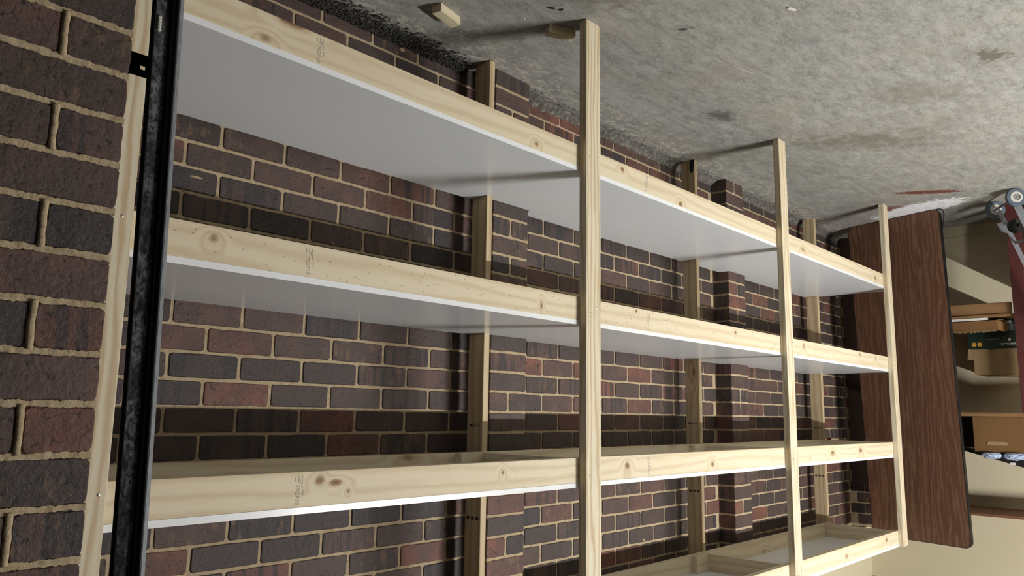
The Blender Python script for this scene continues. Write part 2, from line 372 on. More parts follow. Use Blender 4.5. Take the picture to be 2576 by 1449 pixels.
def add_tube(bm, pts, r, seg=10, closed=False):
    pts = [Vector(p) for p in pts]; rings = []
    n = len(pts)
    for i, p in enumerate(pts):
        a = pts[(i - 1) % n] if (closed or i > 0) else p
        b = pts[(i + 1) % n] if (closed or i < n - 1) else p
        t = (b - a).normalized()
        u = t.cross(Vector((0, 0, 1)));
        if u.length < .35: u = t.cross(Vector((0, 1, 0)))
        u.normalize(); v = t.cross(u)
        rr = r[i] if isinstance(r, (list, tuple)) else r
        rings.append([bm.verts.new(p + rr * (math.cos(2 * math.pi * k / seg) * u + math.sin(2 * math.pi * k / seg) * v)) for k in range(seg)])
    m = n if closed else n - 1
    for i in range(m):
        A, B = rings[i], rings[(i + 1) % n]
        for k in range(seg): bm.faces.new((A[k], A[(k + 1) % seg], B[(k + 1) % seg], B[k]))
    if not closed:
        bm.faces.new(list(reversed(rings[0]))); bm.faces.new(rings[-1])
    return bm
def prism(bm, outline, axis_vec, holes=None):
    """closed 3-D outline extruded along axis_vec"""
    a = [bm.verts.new(Vector(p)) for p in outline]; b = [bm.verts.new(Vector(p) + Vector(axis_vec)) for p in outline]
    bm.faces.new(a); bm.faces.new(list(reversed(b))); n = len(a)
    for i in range(n): bm.faces.new((a[i], b[i], b[(i + 1) % n], a[(i + 1) % n]))
    return bm
def empty(name, loc, label=None, cat=None, group=None, kind=None):
    o = bpy.data.objects.new(name, None); COL.objects.link(o); o.location = loc; o.empty_display_size = .05
    tag(o, label, cat, group, kind); return o
def tag(o, label=None, cat=None, group=None, kind=None):
    if label: o['label'] = label
    if cat: o['category'] = cat
    if group: o['group'] = group
    if kind: o['kind'] = kind
    return o
def text_obj(name, body, size, origin, xdir, ydir, mat, parent, depth=.0003, bold=0.0):
    cu = bpy.data.curves.new(name, 'FONT'); cu.body = body; cu.size = size; cu.extrude = depth; cu.offset = bold
    cu.align_x = 'CENTER'; cu.align_y = 'CENTER'
    t = bpy.data.objects.new('tmp_text', cu); COL.objects.link(t)
    bpy.context.view_layer.update()
    me = bpy.data.meshes.new_from_object(t.evaluated_get(bpy.context.evaluated_depsgraph_get()))
    bpy.data.objects.remove(t); bpy.data.curves.remove(cu)
    X = Vector(xdir).normalized(); Y = Vector(ydir).normalized(); Z = X.cross(Y)
    mt = Matrix((X, Y, Z)).transposed().to_4x4(); mt.translation = Vector(origin)
    me.transform(mt); me.materials.clear()
    me.name = name
    return link(name, me, mat, parent)

# ---------------------------------------------------------------- room shell
fl = box('floor', XE - .3, 2.5, -6.6, .35, -.12, 0, CONC); tag(fl, 'stained grey concrete garage floor', None, kind='structure')
ce = box('ceiling', XE - .2, -.29, -6.4, .2, ZC, ZC + .08, CEIL); tag(ce, 'pale flat garage ceiling', kind='structure')
we = box('wall_end', XE - .12, XE, -6.4, .3, 0, ZC, CREAM); tag(we, 'cream painted end wall behind the brown table', kind='structure')
bd = bmesh.new()
for (z0, z1, t) in ((0, .060, .012), (.060, .075, .009), (.088, .100, .007)):
    add_box(bd, XE, XE + t, -3.0, -.36, z0, z1)
sk = bmesh_obj('baseboard_end', bd, CREAM); tag(sk, 'low cream skirting along the end wall', kind='structure')
wo = box('wall_opposite', XE - .1, -.29, -6.5, -6.38, 0, ZC, DARKBOARD); tag(wo, 'dark far side wall of the garage', kind='structure')

# brick pieces: a few wobbly outlines shared by every brick of one size
def brick_mesh(name, wid, hgt, dep, seed, fine=False):
    """front face at local y=0 looking to -Y, centred on x,z, body behind it"""
    r = random.Random(seed); bm = bmesh.new()
    nx, nz = (13, 8) if fine else (6, 4)
    jit = .0013 if not fine else .0016
    hw, hh = wid / 2, hgt / 2; cr = .004
    pts = []
    e = .007
    def side(L_, n_): return [0.0] + [e + (L_ - 2 * e) * i / (n_ - 2) for i in range(n_ - 1)]
    for t in side(wid, nx): pts.append((-hw + t, -hh))
    for t in side(hgt, nz): pts.append((hw, -hh + t))
    for t in side(wid, nx): pts.append((hw - t, hh))
    for t in side(hgt, nz): pts.append((-hw, hh - t))
    ring0, ring1, ring2 = [], [], []
    for (x, z) in pts:
        jx, jz = r.uniform(-jit, jit), r.uniform(-jit, jit)
        corner = abs(abs(x) - hw) < 1e-6 and abs(abs(z) - hh) < 1e-6
        k = 1.0 - (.0028 if corner else 0) / hw
        x2, z2 = x * k + jx * .6, z * (1 - (.0028 if corner else 0) / hh) + jz
        ring0.append(bm.verts.new((x2 * (1 - cr / hw * .6), 0, z2 * (1 - cr / hh * .6))))
        ring1.append(bm.verts.new((x2, cr * .8, z2)))
    n = len(pts)
    corners = [bm.verts.new((sx * hw, dep, sz * hh)) for sx, sz in ((-1, -1), (1, -1), (1, 1), (-1, 1))]
    for i in range(n):
        j = (i + 1) % n
        bm.faces.new((ring0[i], ring0[j], ring1[j], ring1[i]))
    sides = [(0, nx), (nx, nx + nz), (nx + nz, 2 * nx + nz), (2 * nx + nz, n)]
    for s, (a, b) in enumerate(sides):
        bm.faces.new([ring1[i % n] for i in range(a, b + 1)] + [corners[(s + 1) % 4], corners[s]])
    bm.faces.new(list(reversed(corners)))
    if fine:
        # slightly uneven face
        bm.faces.new(ring0)
    else: bm.faces.new(ring0)
    bmesh.ops.recalc_face_normals(bm, faces=bm.faces)
    me = bpy.data.meshes.new(name); bm.to_mesh(me); bm.free(); me.materials.append(BRICK)
    return me
CH, BH = .086, .0755
Z0 = 1.2853 - .086 * 15 + .043                     # centre of the course at index 0
STR = [brick_mesh('brick', .2295, BH, .06, 100 + i) for i in range(8)]
HDR = [brick_mesh('brick', .1095, BH, .06, 200 + i) for i in range(6)]
def put_brick(me, loc, rz, parent):
    o = bpy.data.objects.new('brick', me); COL.objects.link(o)
    o.parent = parent; o.location = Vector(loc) - Vector(parent.location); o.rotation_euler = (rng.uniform(-.006, .006), rng.uniform(-.006, .006), rz + rng.uniform(-.004, .004))
    return o

# camera helper used only to rank which bricks show largest
CP = Vector((0, -2.4332, 1.5469))
def pix(p):
    d = Vector(p) - CP; z = d.dot(Vector(R[2]))
    if z < .05: return None
    return (1288 + F_PX * d.dot(Vector(R[0])) / z, 724.5 + F_PX * d.dot(Vector(R[1])) / z, z)

# back wall: recessed mortar bed, bricks proud of it
XWE = -6.83
wb = box('wall_back', XWE - .05, -.30, .004, .12, -.1, 2.42, MORTAR); tag(wb, 'dark clinker brick side wall behind the shelving', kind='structure')
cand = []
PIERS = ((-2.617, -2.387), (-4.803, -4.573))
for k in range(-1, 28):
    zc = Z0 + CH * k
    if zc < .02 or zc > 2.40: continue
    r = round((zc - 1.2423) / CH)
    off = 0 if r % 2 else .12
    i = 0
    while True:
        xc = -1.179 + off - .24 * (i - 4) + .12
        i += 1
        if xc > -.42: continue
        if xc < XWE - .02: break
        if any(a + .06 < xc < b - .06 for a, b in PIERS): continue
        cand.append((xc, zc))
def rank(c):
    q = pix((c[0], 0, c[1]))
    if not q: return 1e9
    x, y, z = q
    inside = -60 < x < 2640 and -40 < y < 1490
    hid = x < 330
    # hidden behind shelf frames or below/above the picture
    return z + (0 if inside else 50) + (60 if hid else 0)
cand.sort(key=rank)
singles, rest = cand[:300], cand[300:]
def clip_x(xc):      # bricks cut at the end corner
    return xc
for (xc, zc) in singles:
    wdt = .2295
    if xc - .115 < XWE: put_brick(HDR[rng.randrange(6)], (XWE + .058, rng.uniform(-.0015, .001), zc + rng.uniform(-.001, .001)), 0, wb)
    else: put_brick(STR[rng.randrange(8)], (xc, rng.uniform(-.0015, .001), zc + rng.uniform(-.001, .001)), 0, wb)
bm = bmesh.new()
for (xc, zc) in rest:
    me = (HDR if xc - .115 < XWE else STR)[rng.randrange(6)]
    x2 = XWE + .058 if xc - .115 < XWE else xc
    t = bmesh.new(); t.from_mesh(me); bmesh.ops.translate(t, vec=(x2, rng.uniform(-.0015, .001), zc), verts=t.verts)
    tmp = bpy.data.meshes.new('tmp'); t.to_mesh(tmp); t.free(); bm.from_mesh(tmp); bpy.data.meshes.remove(tmp)
o = bmesh_obj('brick_field', bm, BRICK_FIELD, wb); o['kind'] = 'stuff'
# sheeted strip above the bricks, flush with the piers
sh = box('wall_upper', XE, -.30, -.11, .12, 2.425, ZC, CREAM); tag(sh, 'cream sheeted strip of wall above the bricks', kind='structure')
for (bx, bz, bl, bh) in ((-1.10, .80, .05, .010), (-1.64, .93, .012, .010), (-3.44, .195, .05, .022), (-3.30, .165, .02, .03), (-4.31, 2.155, .02, .018), (-3.72, 2.215, .022, .022), (-1.93, .045, .03, .02), (-1.66, .135, .016, .012)):
    b_ = bmesh.new(); bmesh.ops.create_icosphere(b_, subdivisions=2, radius=1.)
    for v_ in b_.verts:
        k_ = 1 + .35 * mnoise.noise(v_.co * 2.1 + Vector((bx * 9, 0, 0))); v_.co = Vector((bx + v_.co.x * bl * k_ * .5, .002 + v_.co.y * .005, bz + v_.co.z * bh * k_ * .5))
    bmesh_obj('mortar_blob', b_, MORTAR, wb, True)
# short brick return at the far corner
wr = box('wall_return', XE, XWE + .004 - .008, -.36, .004, 0, 2.42, MORTAR); tag(wr, 'short brick return in the far corner behind the table', kind='structure')
for k in range(0, 28):
    zc = Z0 + CH * k
    if zc < .02 or zc > 2.4: continue
    for yc in ((-.175,) if k % 2 else (-.06, -.235)):
        me = HDR if yc == -.06 else STR
        put_brick(me[rng.randrange(6)], (XWE, yc, zc), math.pi / 2, wr)

# engaged piers
for pi, (a, b) in enumerate(PIERS):
    pc = box('brick_pillar', a + .003, b - .003, -.107, .01, -.05, 2.42, MORTAR)
    tag(pc, ('brick pier beside the nearest back post', 'brick pier standing out between the second and third back posts')[pi], kind='structure')
    for k in range(0, 28):
        zc = Z0 + CH * k
        if zc < .02 or zc > 2.4: continue
        q = pix(((a + b) / 2, -.11, zc))
        hdr = (k % 4 == 0 and pi == 1) or (k % 7 == 3) or (pi == 0 and k in (2, 8))
        if hdr:
            put_brick(HDR[rng.randrange(6)], (a + .055, -.11, zc), 0, pc); put_brick(HDR[rng.randrange(6)], (b - .055, -.11, zc), 0, pc)
        else: put_brick(STR[rng.randrange(8)], ((a + b) / 2, -.11, zc), 0, pc)
        put_brick(HDR[rng.randrange(6)], (b - .0, -.054, zc), math.pi / 2, pc)

# front wall of the garage: brick nib beside the door opening, head and far nib
YN = -.977
XN0, XN1 = -.518, -.288
bm = bmesh.new()
add_box(bm, XN0 + .004, XN1 - .004, YN + .007, .12, -.1, ZC)
add_box(bm, XN0 + .004, XN1 - .004, -5.45, YN + .005, 2.3, ZC)
add_box(bm, XN0 + .004, XN1 - .004, -6.5, -5.45, -.1, ZC)
wf = bmesh_obj('wall_front', bm, BRICK_FIELD); tag(wf, 'brick nib of the front wall beside the garage door track', kind='structure')
bm = bmesh.new()
add_box(bm, XN0 + .004, XN1 - .004, YN + .005, YN + .0065, -.1, ZC)
rr = random.Random(5)
def ragged(bm, x0, x1, zc, h, y, amp=.0035, thick=.004, n=46, gap=None):
    top, bot, tb, bb = [], [], [], []
    for i in range(n + 1):
        x = x0 + (x1 - x0) * i / n
        f = lambda o, q: mnoise.noise(Vector((x * q, zc * 9, o)))
        a = h / 2 + amp * (f(1.7, 45) * .8 + f(3.1, 160) * .7); b_ = h / 2 + amp * (f(7.7, 45) * .8 + f(9.1, 160) * .7)
        yy = y + .0012 * f(5.5, 90)
        top.append(bm.verts.new((x, yy, zc + a))); bot.append(bm.verts.new((x, yy, zc - b_)))
        tb.append(bm.verts.new((x, y + thick, zc + a + .001))); bb.append(bm.verts.new((x, y + thick, zc - b_ - .001)))
    for i in range(n):
        bm.faces.new((bot[i], bot[i + 1], top[i + 1], top[i])); bm.faces.new((top[i], top[i + 1], tb[i + 1], tb[i])); bm.faces.new((bb[i], bb[i + 1], bot[i + 1], bot[i]))
NIB = []
for k in range(0, 26):
    zc = Z0 + CH * k; NIB.append((k, zc))
    ragged(bm, XN0 + .0015, XN1, zc + CH / 2, .0115, YN + .0006, n=120)
bmB = bmesh.new()
for k, zc in NIB:
    r = round((zc - 1.2423) / CH)
    if r % 2 == 0:                                   # two headers with a struck bead of mortar between them
        pts = [(-.403 + .0016 * mnoise.noise(Vector((k * 3.1, i * .16, 0))), YN + .0005, zc - .041 + .082 * i / 30) for i in range(31)]
        add_tube(bmB, pts, [.0062 + .0010 * mnoise.noise(Vector((k * 1.7, i * .12, 5))) for i in range(31)], 14)
mb = bmesh_obj('mortar_beads', bmB, MORTAR, wf, True); mb['kind'] = 'stuff'
mj = bmesh_obj('mortar_joints', bm, MORTAR, wf); mj['kind'] = 'stuff'
SF = [brick_mesh('brick', .2275, BH + .0005, .10, 300 + i, True) for i in range(6)]
HF = [brick_mesh('brick', .1085, BH + .0005, .10, 400 + i, True) for i in range(6)]
for k, zc in NIB:
    r = round((zc - 1.2423) / CH)
    if r % 2: put_brick(SF[rng.randrange(6)], (-.403, YN + rng.uniform(-.001, .001), zc), 0, wf)
    else:
        for xc in (-.4625, -.3435): put_brick(HF[rng.randrange(6)], (xc, YN + rng.uniform(-.001, .001), zc), 0, wf)

# cement fillet along the foot of the wall, from the second back post inwards
bm = bmesh.new(); prev = None
n = 220
for i in range(n + 1):
    x = -2.35 - (6.80 - 2.35) * i / n
    h = .036 + .022 * mnoise.noise(Vector((x * 3, 0, 2))) + rr.uniform(-.006, .006)
    d = .035 + .02 * mnoise.noise(Vector((x * 2.3, 4, 2))) + rr.uniform(-.004, .004)
    row = [bm.verts.new((x, .004, h)), bm.verts.new((x, -.004, h - .004)), bm.verts.new((x, -d * .45, h * .45 + rr.uniform(-.004, .004))), bm.verts.new((x, -d, .001))]
    if prev:
        for j in range(3): bm.faces.new((prev[j], row[j], row[j + 1], prev[j + 1]))
    prev = row
def cement_mat():
    m, nt, b = newmat('dirty_cement'); v = objcoord(nt); n_ = noise(nt, v, 40, 5, .7)
    L(nt, ramp(nt, n_, [(0.3, (0.03, 0.028, 0.024)), (0.5, (0.12, 0.11, 0.095)), (0.7, (0.27, 0.25, 0.21))]), b.inputs['Base Color'])
    b.inputs['Roughness'].default_value = .9; bump(nt, b, n_, .6, .006); return m
tr = bmesh_obj('trim_1', bm, cement_mat()); tag(tr, 'ragged grey cement fillet along the foot of the brick wall', kind='structure')

# ---------------------------------------------------------------- shelving unit
rack = empty('storage_shelving', (-3.2, YP, 0), 'long pine framed shelving unit with four white shelves along the brick wall', 'shelving')
def kl(z, *ks): return [(x, YF, zz, sx, sz) for x, zz, sx, sz in ks]
knots_by_shelf = (
    kl(0, (-.956, .589, .018, .011), (-1.03, .517, .040, .010), (-2.041, .580, .014, .011), (-2.585, .540, .013, .010), (-3.047, .590, .016, .013), (-4.43, .574, .022, .014), (-5.685, .570, .022, .014)),
    kl(0, (-.858, 1.142, .013, .012), (-2.077, 1.166, .007, .015), (-2.676, 1.124, .008, .007), (-3.547, 1.137, .010, .010), (-4.379, 1.147, .012, .018), (-5.287, 1.135, .010, .012), (-5.594, 1.142, .012, .014)),
    kl(0, (-1.195, 1.725, .015, .013), (-1.245, 1.735, .020, .008), (-1.286, 1.761, .006, .006), (-1.892, 1.737, .008, .009), (-2.604, 1.741, .016, .015), (-3.287, 1.759, .016, .012), (-4.40, 1.772, .008, .008), (-4.737, 1.751, .030, .018), (-5.206, 1.743, .030, .018)),
    kl(0, (-4.136, 2.339, .02, .012), (-4.876, 2.353, .02, .014), (-5.598, 2.332, .022, .014)),
)
XR, XL = -.535, -5.935
for s, z in enumerate(ZS):
    fm = wood_mat('pine_beam_%d' % s, 'X', PL, PD, freq=170, knots=knots_by_shelf[s], knot_density=.0, dashes=(s == 1), seed=20. + 7 * s, contrast=.5)
    box('front_beam', XL, XR, YF, YF + .035, z, z + HB, fm, rack, .003)
    bb = box('back_beam', XL, XR, -.182, -.147, z, z + HB, WX, rack, .003)
    # joists tie front to back at every post
    for j, x in enumerate(XB):
        xj = (XR - .035, x + .058, x + .063, -5.80)[j]
        box('joist', xj - .035, xj, -.182, YF + .035, z, z + HB, WY, rack, .003)
        if j in (1, 2): box('cleat', xj, xj + .125, -.217, -.182, z, z + HB, WX, rack, .003)
    # white boards: two lengths butted together, notched round the piers and the back posts
    zt = z + HB
    jx = -2.977
    for (xa, xb) in ((XR, jx + .0006), (jx - .0006, -5.985)):
        out = [(xa, YF), (xa, -.045)]
        feats = sorted([(b + .004, a - .004, -.116) for a, b in PIERS] + [(x + .003, x - .036, -.149) for x in XB[1:3]], key=lambda t: -t[0])
        merged = []
        for f in feats:
            merged.append(f)
        for (hi, lo, y) in merged:
            if hi < xa and lo > xb: out += [(hi, -.045), (hi, y), (lo, y), (lo, -.045)]
        out += [(xb, -.045), (xb, YF)]
        if xb < -5.98:
            out[-2:] = [(xb, -.045 - .105), (xb, YF)]
            out.insert(-2, (-5.93, -.045)); out.insert(-2, (-5.93, -.15))
        bm = bmesh.new(); prism(bm, [(x, y, zt) for x, y in out], (0, 0, TW))
        bmesh_obj('shelf_board', bm, WHITE, rack)
# posts, with the nail heads that fix them
bm = bmesh.new(); bmesh.ops.create_uvsphere(bm, u_segments=8, v_segments=5, radius=.0036)
bmesh.ops.scale(bm, vec=(1, .45, 1), verts=bm.verts)
nail_me = bpy.data.meshes.new('nail_head'); bm.to_mesh(nail_me); bm.free(); nail_me.materials.append(CHROME)
for j, x in enumerate(XP):
    zt = 2.40
    xx = x
    bm = bmesh.new(); add_box(bm, -.09, 0, 0, .0345, 0, zt, .003)
    p = bmesh_obj('front_post', bm, WZ, rack); p.location = Vector((xx, YP, 0)) - Vector(rack.location)
    for s, z in enumerate(ZS):
        for (dx, dz) in ((-.022, .060), (-.070, .030)):
            nl = bpy.data.objects.new('nail_head', nail_me); COL.objects.link(nl); nl.parent = p
            nl.location = (dx + rng.uniform(-.006, .006), -.0002, z + dz + rng.uniform(-.01, .01))
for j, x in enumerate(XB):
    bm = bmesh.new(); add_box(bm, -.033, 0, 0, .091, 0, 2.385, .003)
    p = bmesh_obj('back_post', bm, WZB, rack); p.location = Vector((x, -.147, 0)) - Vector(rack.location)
# red plastic packer wedged at the far back post
box('packer', XB[3] + .045, XB[3] - .03, -.190, -.182, ZS[2] - .012, ZS[2] + .075, REDPL, rack, .002)['label'] = 'small red plastic packer'
# printed grade stamps
def stamp(x, z, s):
    st = text_obj('grade_stamp', 'MGP10', .0165, (x, YF - .0004, z + .058), (0, 0, 1), (-1, 0, 0), INK, rack, .0002, 0.0)
    bm = bmesh.new()
    for (dx, za, zb, wd) in ((-.013, .010, .042, .0028), (-.0165, .045, .062, .0022), (-.008, .018, .030, .002), (.006, .012, .024, .0022), (-.0028, .010, .026, .002)):
        n = 9
        for i in range(n):
            a = za + (zb - za) * i / n; add_box(bm, x + dx - wd / 2, x + dx + wd / 2, YF - .0006, YF - .0001, z + a, z + a + (zb - za) / n * .72)
    bmesh_obj('stamp_lines', bm, INK, rack)
for x_, z_ in ((-1.117, ZS[0]), (-1.122, ZS[1]), (-1.130, ZS[2]), (-2.760, ZS[0]), (-2.765, ZS[1]), (-2.755, ZS[2])): stamp(x_, z_, 0)
for j, z in ((1, 1.60), (2, 1.59), (3, 1.62)):
    text_obj('grade_stamp', 'MGP10', .020, (XB[j] + .0004, -.1015, z), (0, -1, 0), (0, 0, -1), INK_DARK, rack, .0002, .0002)
for j in (1, 2, 3):
    bm = bmesh.new()
    for i in range(3): add_box(bm, XB[j], XB[j] + .0005, -.135 + .026 * i, -.135 + .026 * i + .015, 1.965, 1.978)
    bmesh_obj('ink_marks', bm, INK_DARK, rack)
# dark bark-edge gap left at the foot of the middle back post
bm = bmesh.new(); prism(bm, [(XB[2] + .0006, y, z) for y, z in ((-.146, .002), (-.116, .002), (-.113, .06), (-.120, .078), (-.128, .085), (-.137, .078), (-.141, .055))], (.0006, 0, 0))
bmesh_obj('bark_edge', bm, BLACK, rack)['label'] = 'dark bark patch at the foot of the post'

# ---------------------------------------------------------------- garage door track
TX0, TX1, TY = -.612, -.550, -.985
trk = empty('door_track', (-.58, TY, 0), 'dark steel garage door track standing upright beside the brick nib', 'track')
def channel(bm, prof, z0, z1):
    sx = lambda x, z: -.546 + (x + .540) * .755 - .018 * (z - .78)      # the track leans a little
    a = [bm.verts.new((sx(x, z0), y, z0)) for x, y in prof]; b = [bm.verts.new((sx(x, z1), y, z1)) for x, y in prof]
    for i in range(len(prof) - 1): bm.faces.new((a[i], a[i + 1], b[i + 1], b[i]))
def thick(bm, t): bmesh.ops.solidify(bm, geom=list(bm.faces), thickness=t)
bm = bmesh.new(); channel(bm, [(-.551, TY + .012), (-.5545, TY + .0155), (-.566, TY + .016), (-.577, TY + .0162), (-.588, TY + .0165)], 0.02, 2.25); thick(bm, .0018); bmesh_obj('track_web', bm, STEEL, trk, True)
bm = bmesh.new(); channel(bm, [(-.588, TY + .0165), (-.596, TY + .0155), (-.6025, TY + .0115), (-.6045, TY + .004)], 0.02, 2.25); thick(bm, .0018); bmesh_obj('track_side', bm, STEEL_DARK, trk, True)
bm = bmesh.new(); channel(bm, [(-.6025, TY + .003), (-.6035, TY - .001), (-.6060, TY - .002), (-.6135, TY - .002), (-.6155, TY + .000)], 0.02, 2.25); bmesh_obj('track_lip', bm, STEEL_EDGE, trk)
bm = bmesh.new(); channel(bm, [(-.5400, TY + .010), (-.5410, TY + .004), (-.5450, TY + .001), (-.549, TY + .004), (-.551, TY + .012)], 0.02, 2.25); thick(bm, .0018); bmesh_obj('track_flange', bm, STEEL_DARK, trk)
# pale dots stand in for light through track holes, and a slotted wall bracket
bm = bmesh.new()
for i in range(5): bmesh.ops.create_uvsphere(bm, u_segments=8, v_segments=6, radius=.0042, matrix=Matrix.Translation((-.5645 - .0001 * i, TY + .0145, .800 + .0062 * i)))
bmesh_obj('light_dots', bm, CHIP, trk)
for zb in (.905, 2.02):
    bm = bmesh.new()
    # plate with a slot: frame of quads round the hole
    xa, xb_, za, zb2 = -.56, -.505, zb - .021, zb + .024
    hx0, hx1, hz0, hz1 = -.5475, -.5385, zb + .002, zb + .009
    o_ = [(xa, za), (xb_, za), (xb_, zb2), (xa, zb2)]; h_ = [(hx0, hz0), (hx1, hz0), (hx1, hz1), (hx0, hz1)]
    ov = [bm.verts.new((x, TY + .0185, z)) for x, z in o_]; hv = [bm.verts.new((x, TY + .0185, z)) for x, z in h_]
    for i in range(4): bm.faces.new((ov[i], ov[(i + 1) % 4], hv[(i + 1) % 4], hv[i]))
    thick(bm, .003); add_box(bm, -.521, -.5185, TY + .0185, TY + .06, za, zb2)
    bmesh_obj('bracket', bm, STEEL_DARK, trk)

# ---------------------------------------------------------------- folding table on its end
BRp = Vector((-6.228, -.962, 0)); dirw = Vector((-.215, .76, 0)).normalized(); nrm = Vector((dirw.y, -dirw.x, 0))
up = (Vector((0, 0, 1)) * 2.44 - nrm * .105).normalized(); nn = dirw.cross(up).normalized()
if nn.x < 0: nn = -nn
tab = empty('folding_table', tuple(BRp + dirw * .38), 'tall wood-grain brown folding table standing on its end behind the far post', 'table')
W_, H_ = .76, 2.437
def rrect(w0, w1, h0, h1, r, n=6):
    out = []
    for cx, cy, a0 in ((w1 - r, h1 - r, 0), (w0 + r, h1 - r, 90), (w0 + r, h0 + r, 180), (w1 - r, h0 + r, 270)):
        for i in range(n + 1):
            a = math.radians(a0 + 90 * i / n); out.append((cx + r * math.cos(a), cy + r * math.sin(a)))
    return out
to3 = lambda p, d=0.: BRp + dirw * p[0] + up * p[1] + nn * d
ol = rrect(.004, W_ - .004, .004, H_ - .004, .046)
bm = bmesh.new(); prism(bm, [to3(p, 0) for p in ol], -nn * .018); bmesh_obj('table_top', bm, LAM, tab)
ol2 = rrect(0, W_, 0, H_, .05)
bm = bmesh.new(); n = len(ol)
A = [bm.verts.new(to3(p, .0008)) for p in ol]; B = [bm.verts.new(to3(p, .0008)) for p in ol2]; C_ = [bm.verts.new(to3(p, -.026)) for p in ol2]; D_ = [bm.verts.new(to3(p, -.026)) for p in ol]
for i in range(n):
    j = (i + 1) % n
    bm.faces.new((A[i], A[j], B[j], B[i])); bm.faces.new((B[i], B[j], C_[j], C_[i])); bm.faces.new((C_[i], C_[j], D_[j], D_[i])); bm.faces.new((D_[i], D_[j], A[j], A[i]))
eb = bmesh_obj('edge_band', bm, BLACK, tab)
bm = bmesh.new()
add_tube(bm, [to3(p, -.012) for p in ((.05, .002), (.01, -.002 + .006), (-.016, .012), (-.026, .04), (-.022, .08), (-.010, .13), (.0, .18))], .0045, 8)
bmesh_obj('loose_trim', bm, BLACK, eb)
for (h0, h1) in ((.25, .95), (1.45, 2.15)):
    bm = bmesh.new(); pts = [(.12, h0), (.12, h1), (.64, h1), (.64, h0)]
    add_tube(bm, [to3(p, -.034) for p in pts], .010, 8); bmesh_obj('folded_leg', bm, STEEL_DARK, tab)
# dark sheet behind it
ds = box('dark_board', XWE + .012, XWE + .026, -.42, -.030, .0, 2.085, DARKBOARD, None, .001)
tag(ds, 'narrow near-black board upright in the brick corner behind the brown table', 'board')

# ---------------------------------------------------------------- shelves on the end wall and what they hold
XS = -6.42
wrk = empty('wall_shelves', (-6.65, -1.3, 0), 'plain timber shelves fixed along the cream end wall beside the brown table', 'shelves')
box('shelf_rail', XS - .035, XS, -1.330, -.76, .707, .792, ORANGEWOOD, wrk, .002)
box('shelf_board', XE + .002, XS + .012, -1.345, -.76, .793, .812, ORANGEWOOD, wrk, .002)
box('shelf_board', XE + .002, XS, -2.2, -.76, 1.489, 1.517, ORANGEWOOD, wrk, .002)
box('shelf_board', XE + .002, XS, -2.2, -.76, 2.193, 2.211, BROWNWOOD, wrk, .002)
bm = bmesh.new(); add_box(bm, XS - .06, XS + .028, -1.43, -1.347, 0, 1.488, .004)
bmesh_obj('post', bm, REDPAINT, wrk)['label'] = 'dark red painted post'

wbd = box('white_board', -6.555, XS + .014, -1.18, -.80, .813, .829, OFFWHITE, None, .001)
tag(wbd, 'thin white board lying flat on the lower wall shelf', 'board')
# shallow torn carton
ct = empty('open_carton', (-6.5, -1.1, .83), 'shallow torn brown carton lying on the white board', 'box')
x0, x1, y0, y1, z0, z1 = -6.545, XS + .006, -1.272, -.945, .830, .905
bm = bmesh.new()
add_box(bm, x1 - .004, x1, y0 + .03, y1, z0, z1); add_box(bm, x0, x0 + .004, y0, y1, z0, z1); add_box(bm, x0, x1, y1 - .004, y1, z0, z1 - .004)
prism(bm, [(x1, y0 + .03, z0 + .004), (x1 - .05, y0 - .004, z0 + .02), (x1 - .05, y0 - .004, z1 + .012), (x1, y0 + .03, z1)], (-.004, .002, 0))
add_box(bm, x0, x1 - .05, y0 - .004, y0, z0, z1); add_box(bm, x0, x1, y0, y1, z0, z0 + .004)
bmesh_obj('carton_body', bm, CARD_IN, ct)
bm = bmesh.new(); pr = random.Random(3); prevp = None
for i in range(25):
    y = y1 + (y0 + .04 - y1) * i / 24
    z = z1 + .006 + pr.uniform(-.004, .012) * (1 if 3 < i < 20 else .3)
    a, b_ = bm.verts.new((x1 + .002, y, z1 - .008)), bm.verts.new((x1 - .012, y, z))
    if prevp: bm.faces.new((prevp[0], a, b_, prevp[1]))
    prevp = (a, b_)
thick(bm, .002); bmesh_obj('torn_rim', bm, CARD2, ct)
# green lamp carton behind it
wx_ = None
gb = empty('lamp_box', (-6.7, -1.2, .83), 'dark green printed lamp box with orange dots standing behind the torn carton', 'box')
gx = -6.56; KS = gx / -6.465
gy = lambda y: -2.4332 + (y + 2.4332) * KS
gz = lambda z: 1.5469 + (z - 1.5469) * KS
box('box_body', -6.90, gx, gy(-1.335), gy(-1.035), .8125, gz(1.030), GREEN, gb, .002)
box('tuck_flap', gx + .0002, gx + .002, gy(-1.215), gy(-1.155), gz(.99), gz(1.040), GREEN, gb)
text_obj('brand_lettering', 'CASALUX', .0245, (gx + .001, gy(-1.293), gz(1.003)), (0, 1, 0), (0, 0, 1), PRINTW, gb, .0003, .0006)
for yc in (-1.072, -1.108):
    bm = bmesh.new(); bmesh.ops.create_cone(bm, cap_ends=True, segments=20, radius1=.0152, radius2=.0152, depth=.001, matrix=Matrix.Translation((gx + .0006, gy(yc), gz(1.000))) @ Matrix.Rotation(math.pi / 2, 4, 'Y'))
    dt = bmesh_obj('orange_dot', bm, ORANGE, gb)
    box('dot_mark', gx + .0011, gx + .0014, gy(yc - .002), gy(yc + .002), gz(.994), gz(1.006), INK_DARK, dt)
for (ya, yb, za, zb) in ((-1.225, -1.155, .962, .966), (-1.235, -1.175, .970, .974), (-1.10, -1.06, .979, .981)):
    box('small_print', gx, gx + .0006, gy(ya), gy(yb), gz(za), gz(zb), PRINTGR, gb)
for i in range(6):
    box('small_print', gx, gx + .0006, gy(-1.328), gy(-1.282), gz(.862 + .0075 * i), gz(.862 + .0075 * i + .005), PRINTGR, gb)
